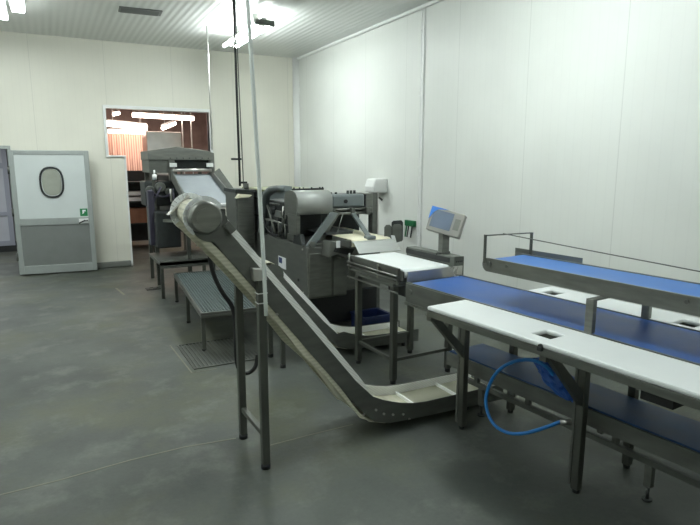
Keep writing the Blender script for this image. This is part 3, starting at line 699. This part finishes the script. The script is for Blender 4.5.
# rear housing
MB().box(.02, .55, 1.25, 1.95, .967, 1.44).build('rear_housing', 'steel_paint', sm, .015)
MB().box(.0, .62, 1.2, 2.0, 1.44, 1.462).build('rim', 'yellow', sm, .004)
MB().box(-.026, -.02, 1.3, 1.9, 1.15, 1.17).box(-.026, -.02, 1.3, 1.9, 1.35, 1.365).build('seam_strip', 'dark', sm)
# swing arms
MB().prism([(.00, .97), (.09, .97), (.35, 1.27), (.27, 1.29)], .02, .045).build('swing_arm', 'steel_paint', sm, .003)
MB().prism([(.14, .97), (.22, .97), (.42, 1.27), (.36, 1.29)], .12, .145).build('swing_arm', 'steel_dull', sm, .003)
MB().cyl((.055, .02, .985), (.055, -.02, .985), .03, 18).build('pivot', 'steel', sm)
MB().tube([(.33, .05, 1.02), (.42, .06, 1.27)], .004, 8).build('gas_strut', 'steel', sm)
# second cover and its rails
MB().box(.42, .80, .30, .60, 1.30, 1.435).build('cover', 'steel_paint', sm, .02)
MB().box(.335, .42, .32, .58, 1.26, 1.42).build('cover_joint', 'steel_dull', sm, .01)
MB().cyl((.57, .30, 1.365), (.57, .285, 1.365), .02, 16).build('knob', 'black', sm)
for z, y in ((1.285, .27), (1.245, .25)): MB().tube([(.34, y, z), (.86, y, z)], .013, 10).build('rail_bar', 'steel', sm)
for x in (.40, .62, .80): MB().box(x-.02, x+.02, .22, .34, 1.225, 1.30).build('rail_block', 'steel_dull', sm, .004)
for x in (.46, .52, .66, .70, .74): MB().cyl((x, .42, 1.43), (x, .42, 1.455+.015*(x > .6)), .014, 10).build('fastener', 'dark', sm)
MB().box(.815, .90, .30, .55, 1.235, 1.44).build('end_block', 'steel', sm, .006)
MB().box(.805, .815, .30, .55, 1.28, 1.43).build('gap_plate', 'black', sm)
MB().box(.91, .97, .33, .42, .955, 1.445).build('column', 'steel_dull', sm, .004)
MB().box(.975, .985, .33, .36, .955, 1.445).build('column_edge', 'steel_bright', sm)
MB().box(.25, .91, .62, .66, .95, 1.30).build('back_plate', 'dark', sm)
MB().box(.22, .52, .04, .60, 1.06, 1.085).build('tray', 'dark', sm, .004)
MB().bar((.515, .02, 1.090), (.515, .58, 1.090), .012, .008).build('tray_edge', 'steel_bright', sm)
# discharge chute block on the front
MB().prism([(.14, .88), (.26, .90), (.40, .82), (.48, .92), (.43, .98), (.17, 1.03)], -.17, .0).build('chute', 'steel_dull', sm, .006)
MB().prism([(.20, .93), (.38, .88), (.42, .94), (.22, .97)], -.176, -.158).build('chute_mouth', 'black', sm)
MB().box(.225, .265, -.182, -.172, .965, 1.03).build('white_tag', 'paper', sm)
# discharge belt
MB().ribbon([(.60, 1.055), (-.33, 1.055)]+arc(-.35, 1.025, .03, 90, 270, 8)+[(.60, .995)], .29, .70, -.006, 'x').build('discharge_belt', 'cream_belt', sm)
MB().box(.265, .285, -.36, -.002, .985, 1.05).box(.705, .725, -.36, .6, .985, 1.05).build('belt_frame', 'steel_dull', sm, .003)
MB().bar((.62, .22, 1.24), (.49, -.33, 1.075), .045, .018, (0, 0, 1)).build('hold_down_arm', 'steel_paint', sm)
MB().box(.445, .535, -.39, -.31, 1.052, 1.085).build('arm_foot', 'steel_paint', sm, .008)
MB().ribbon([(-.40, 1.05), (-.46, 1.045), (-.56, .962)], .26, .70, .005, 'x', False, False).build('transfer_slide', 'steel_satin', sm)
for x, y, w_ in ((.68, -.30, .08), (.77, -.30, .11)):
    MB().prism([(x, 1.0), (x+w_, 1.0), (x+w_, 1.15), (x+w_-.02, 1.17), (x+.02, 1.17), (x, 1.15)], y, y+.01).build('side_guard', 'steel_dull', sm, .003)
MB().prism([(.80, 1.0), (.80, 1.185), (.82, 1.20), (.91, 1.20), (.93, 1.18), (.93, 1.0)], -.24, -.23).build('guard_hoop', 'dark', sm, .003)
MB().prism([(.77, .99), (.815, .98), (.785, 1.065), (.745, 1.07)], -.316, -.308).build('white_tag', 'paper', sm)
MB().bar((.72, -.3, .99), (1.0, -.1, .99), .03, .03).build('guard_beam', 'steel_dull', sm)
# blue crate under the machine
cb = thing('blue_crate', 'dark blue plastic crate on the floor in front of the slicing machine', 'crate', (2.70, 4.79, 0))
MB().plate([0, .02, .30, .32], [0, .02, .26, .28], .0, .02).build('base', 'blue_bin', cb)
MB().box(0, .32, 0, .012, .02, .22).box(0, .32, .268, .28, .02, .22).box(0, .012, .012, .268, .02, .22).box(.308, .32, .012, .268, .02, .22).build('side_wall', 'blue_bin', cb)
MB().box(-.012, .332, -.012, .0, .20, .225).box(-.012, .332, .28, .292, .20, .225).box(-.012, 0, 0, .28, .20, .225).box(.32, .332, 0, .28, .20, .225).build('rim', 'blue_bin', cb, .003)

# control cabinet by the machine
cc = thing('control_cabinet', 'upright grey control cabinet at the rear left of the slicing machine', 'cabinet', (1.885, 6.36, 0))
MB().box(0, .22, 0, .42, .80, 1.42).build('body', 'steel_dull', cc, .008)
MB().box(.02, .20, -.012, 0, .83, 1.36).build('door', 'steel', cc, .004)
MB().prism([(-.01, 1.42), (.24, 1.42), (.24, 1.45), (-.01, 1.46)], -.03, .45).build('cap', 'dark', cc)
MB().prism([(-.02, 1.36), (.13, 1.37), (.17, 1.395), (.02, 1.41)], -.10, -.014).build('lamp_shade', 'cream_belt', cc, .004)
MB().cyl((.16, .1, 1.45), (.16, .1, 1.52), .03, 14).build('beacon', 'steel_dull', cc)
for x, y in ((.03, .03), (.19, .03), (.03, .39), (.19, .39)): MB().box(x-.02, x+.02, y-.02, y+.02, 0, .80).build('leg', 'steel_leg', cc)

# ------------------------------------------------------------------ hooded infeed machine
im = thing('hooded_machine', 'hooded steel machine with sloping discharge tray standing in the back doorway', 'machine', (1.56, 8.3, 0))
# hood across the front with a shallow peak
MB().prism([(-.30, 1.80), (.63, 1.80), (.63, 1.90), (.52, 1.935), (.10, 1.985), (-.30, 1.925)], .1, .8).build('hood', 'steel', im, .006)
MB().prism([(-.29, 1.62), (-.02, 1.62), (-.02, 1.80), (-.29, 1.80)], .12, .78).build('side_housing', 'steel_dull', im, .006)
MB().box(-.02, .06, .10, .20, 1.5, 1.80).build('jamb', 'steel', im, .004); MB().box(.57, .63, .10, .20, 1.0, 1.80).build('jamb', 'steel', im, .004)
MB().box(.06, .57, .20, .24, 1.66, 1.80).build('slot_curtain', 'dark', im)
for i in range(7): MB().cyl((.0+i*.09, .1, 1.825), (.0+i*.09, .092, 1.825), .008, 8).build('rivet', 'dark', im)
MB().cyl((.02, .06, 1.655), (.57, .06, 1.655), .022, 18).build('roller', 'steel_bright', im)
for x in (.03, .55): MB().box(x-.045, x+.045, .03, .09, 1.70, 1.755).build('roller_block', 'white', im, .006)
# tray
tr = MB().prism([(.1, 1.60), (-1.02, 1.235), (-1.02, 1.225), (.1, 1.59)], .03, .55, 'x').build('tray', 'tray_steel', im)
MB().prism([(.1, 1.60), (-1.02, 1.235), (-1.0, 1.16), (.1, 1.50)], .0, .03, 'x').prism([(.1, 1.60), (-.1, 1.62), (-1.02, 1.34), (-1.04, 1.22), (.1, 1.50)], .55, .565, 'x').build('tray_flange', 'steel', im)
sp = [(.566, .05, 1.60), (.566, -1.02, 1.235), (.66, -1.05, 1.29), (.67, .02, 1.68)]
MB().add(sp+[(a+.008, b_, c_) for a, b_, c_ in sp], [(0, 1, 2, 3), (7, 6, 5, 4), (0, 4, 5, 1), (1, 5, 6, 2), (2, 6, 7, 3), (3, 7, 4, 0)]).build('side_screen', 'steel_dull', im)
MB().prism([(-.16, 1.60), (.0, 1.66), (-.0, 1.50), (-1.0, 1.12), (-1.02, 1.20)][:5], -.012, .0, 'x').build('tray_bracket', 'steel_dull', im)
MB().cyl((.03, -1.03, 1.215), (.60, -1.03, 1.215), .03, 16).build('lip_roller', 'white', im)
# chassis
for x, y in ((-.24, .15), (.56, .15), (-.24, .75), (.56, .75), (.02, -.75), (.5, -.75)): MB().box(x-.025, x+.025, y-.025, y+.025, 0, 1.62 if y > 0 else 1.15).build('leg', 'steel_leg', im, .003)
MB().box(-.02, .52, .2, 1.1, .9, 1.58).build('core', 'dark', im, .01)
MB().box(-.36, .55, -.78, .15, .44, .48).box(-.36, .55, -.78, -.74, .40, .50).build('lower_frame', 'steel_dull', im)
for x in (-.34,): MB().box(x-.02, x+.02, -.77, -.73, 0, .42).build('leg', 'steel_leg', im)
MB().box(-.36, .1, .13, .6, 1.15, 1.5).build('drive_box', 'dark', im, .02)
MB().box(-.30, .02, -.3, .1, .60, 1.1).build('motor_box', 'dark', im, .02)
MB().box(-.36, -.28, -.10, .05, .62, 1.38).build('cable_duct', 'lilac', im, .01)
MB().cyl((-.24, .02, 1.60), (-.24, .02, 1.53), .03, 14).cyl((-.24, .02, 1.66), (-.24, .02, 1.60), .012, 10).build('spray_nozzle', 'white', im)
for i, (x, z, r) in enumerate(((-.30, 1.38, .06), (-.16, 1.42, .07), (-.05, 1.36, .05))):
    MB().cyl((x, .13, z), (x, .05, z), r, 18, .01).build('air_cylinder', 'steel_dull', im)
ho = MB()
ho.tube([(-.30, .05, 1.38), (-.24, -.02, 1.30), (-.10, -.02, 1.28), (.0, .03, 1.36)], .016, 8, 2)
ho.tube([(-.16, .05, 1.42), (-.22, -.05, 1.34), (-.30, -.06, 1.2), (-.30, -.02, .9)], .012, 8, 2)
ho.tube([(-.02, -.1, 1.4), (-.05, -.4, 1.0), (.0, -.5, .8), (.1, -.5, .95), (.12, -.4, 1.1)], .012, 8, 2)
ho.build('hose', 'lilac', im)
for (x, y) in ((-.04, -.05), (-.06, -.12)): MB().tube([(x, y, 1.22), (x, y, 1.40)], .012, 8).build('push_rod', 'steel_bright', im)
MB().bar((-.3, -.2, .98), (.1, -.55, .98), .04, .04).build('guide_bar', 'steel', im)

# ------------------------------------------------------------------ lights
def area(loc, sx, sy, power, col=(1, 1, 1), rot=(0, 0, 0)):
    l = bpy.data.lights.new('area', 'AREA'); l.shape = 'RECTANGLE'; l.size = sx; l.size_y = sy; l.energy = power; l.color = col
    o = bpy.data.objects.new('fill_light', l); COL.objects.link(o); o.location = loc; o.rotation_euler = rot; return o
COOL = (.93, 1., .97)
# the same fittings repeat along the hall, behind and beside the camera
for (x, y, pw) in ((2.5, 3.6, 72), (2.5, -.6, 44), (-.8, 2.6, 34), (-3.3, 6.0, 62), (-3.0, .3, 22)):
    luminaire((x, y-.75, 3.48), 'twin tube strip light on the ceiling outside the picture', pw, 'strip lights outside the picture')
area((2.6, 13.0, 3.3), 2.0, 1.6, 60, (1, .80, .70))  # warm fill added on top of the strip lights, no fitting of its own
area((-1.5, 11.3, 2.35), 1.0, .6, 34, (.92, .96, 1))  # fill added to brighten the lobby and its door; no fitting hangs there
wd = bpy.data.worlds.new('world'); sc.world = wd; wd.use_nodes = True
wd.node_tree.nodes['Background'].inputs[0].default_value = (.6, .65, .65, 1); wd.node_tree.nodes['Background'].inputs[1].default_value = .05

# ------------------------------------------------------------------ camera
cam = bpy.data.cameras.new('camera'); co = bpy.data.objects.new('camera', cam); COL.objects.link(co)
cam.sensor_fit = 'HORIZONTAL'; cam.sensor_width = 36; cam.lens = 565/700*36
co.location = (0, 0, 1.75); co.rotation_euler = (math.radians(90-9.94), 0, math.radians(-27.9))
cam.clip_start = .05; cam.clip_end = 100
sc.camera = co
vs = sc.view_settings; vs.view_transform = 'Standard'; vs.look = 'None'; vs.exposure = .52; vs.gamma = 1; vs.use_curve_mapping = False
sc.cycles.use_denoising = True
sc.cycles.max_bounces = 8
sc.cycles.sample_clamp_indirect = 6
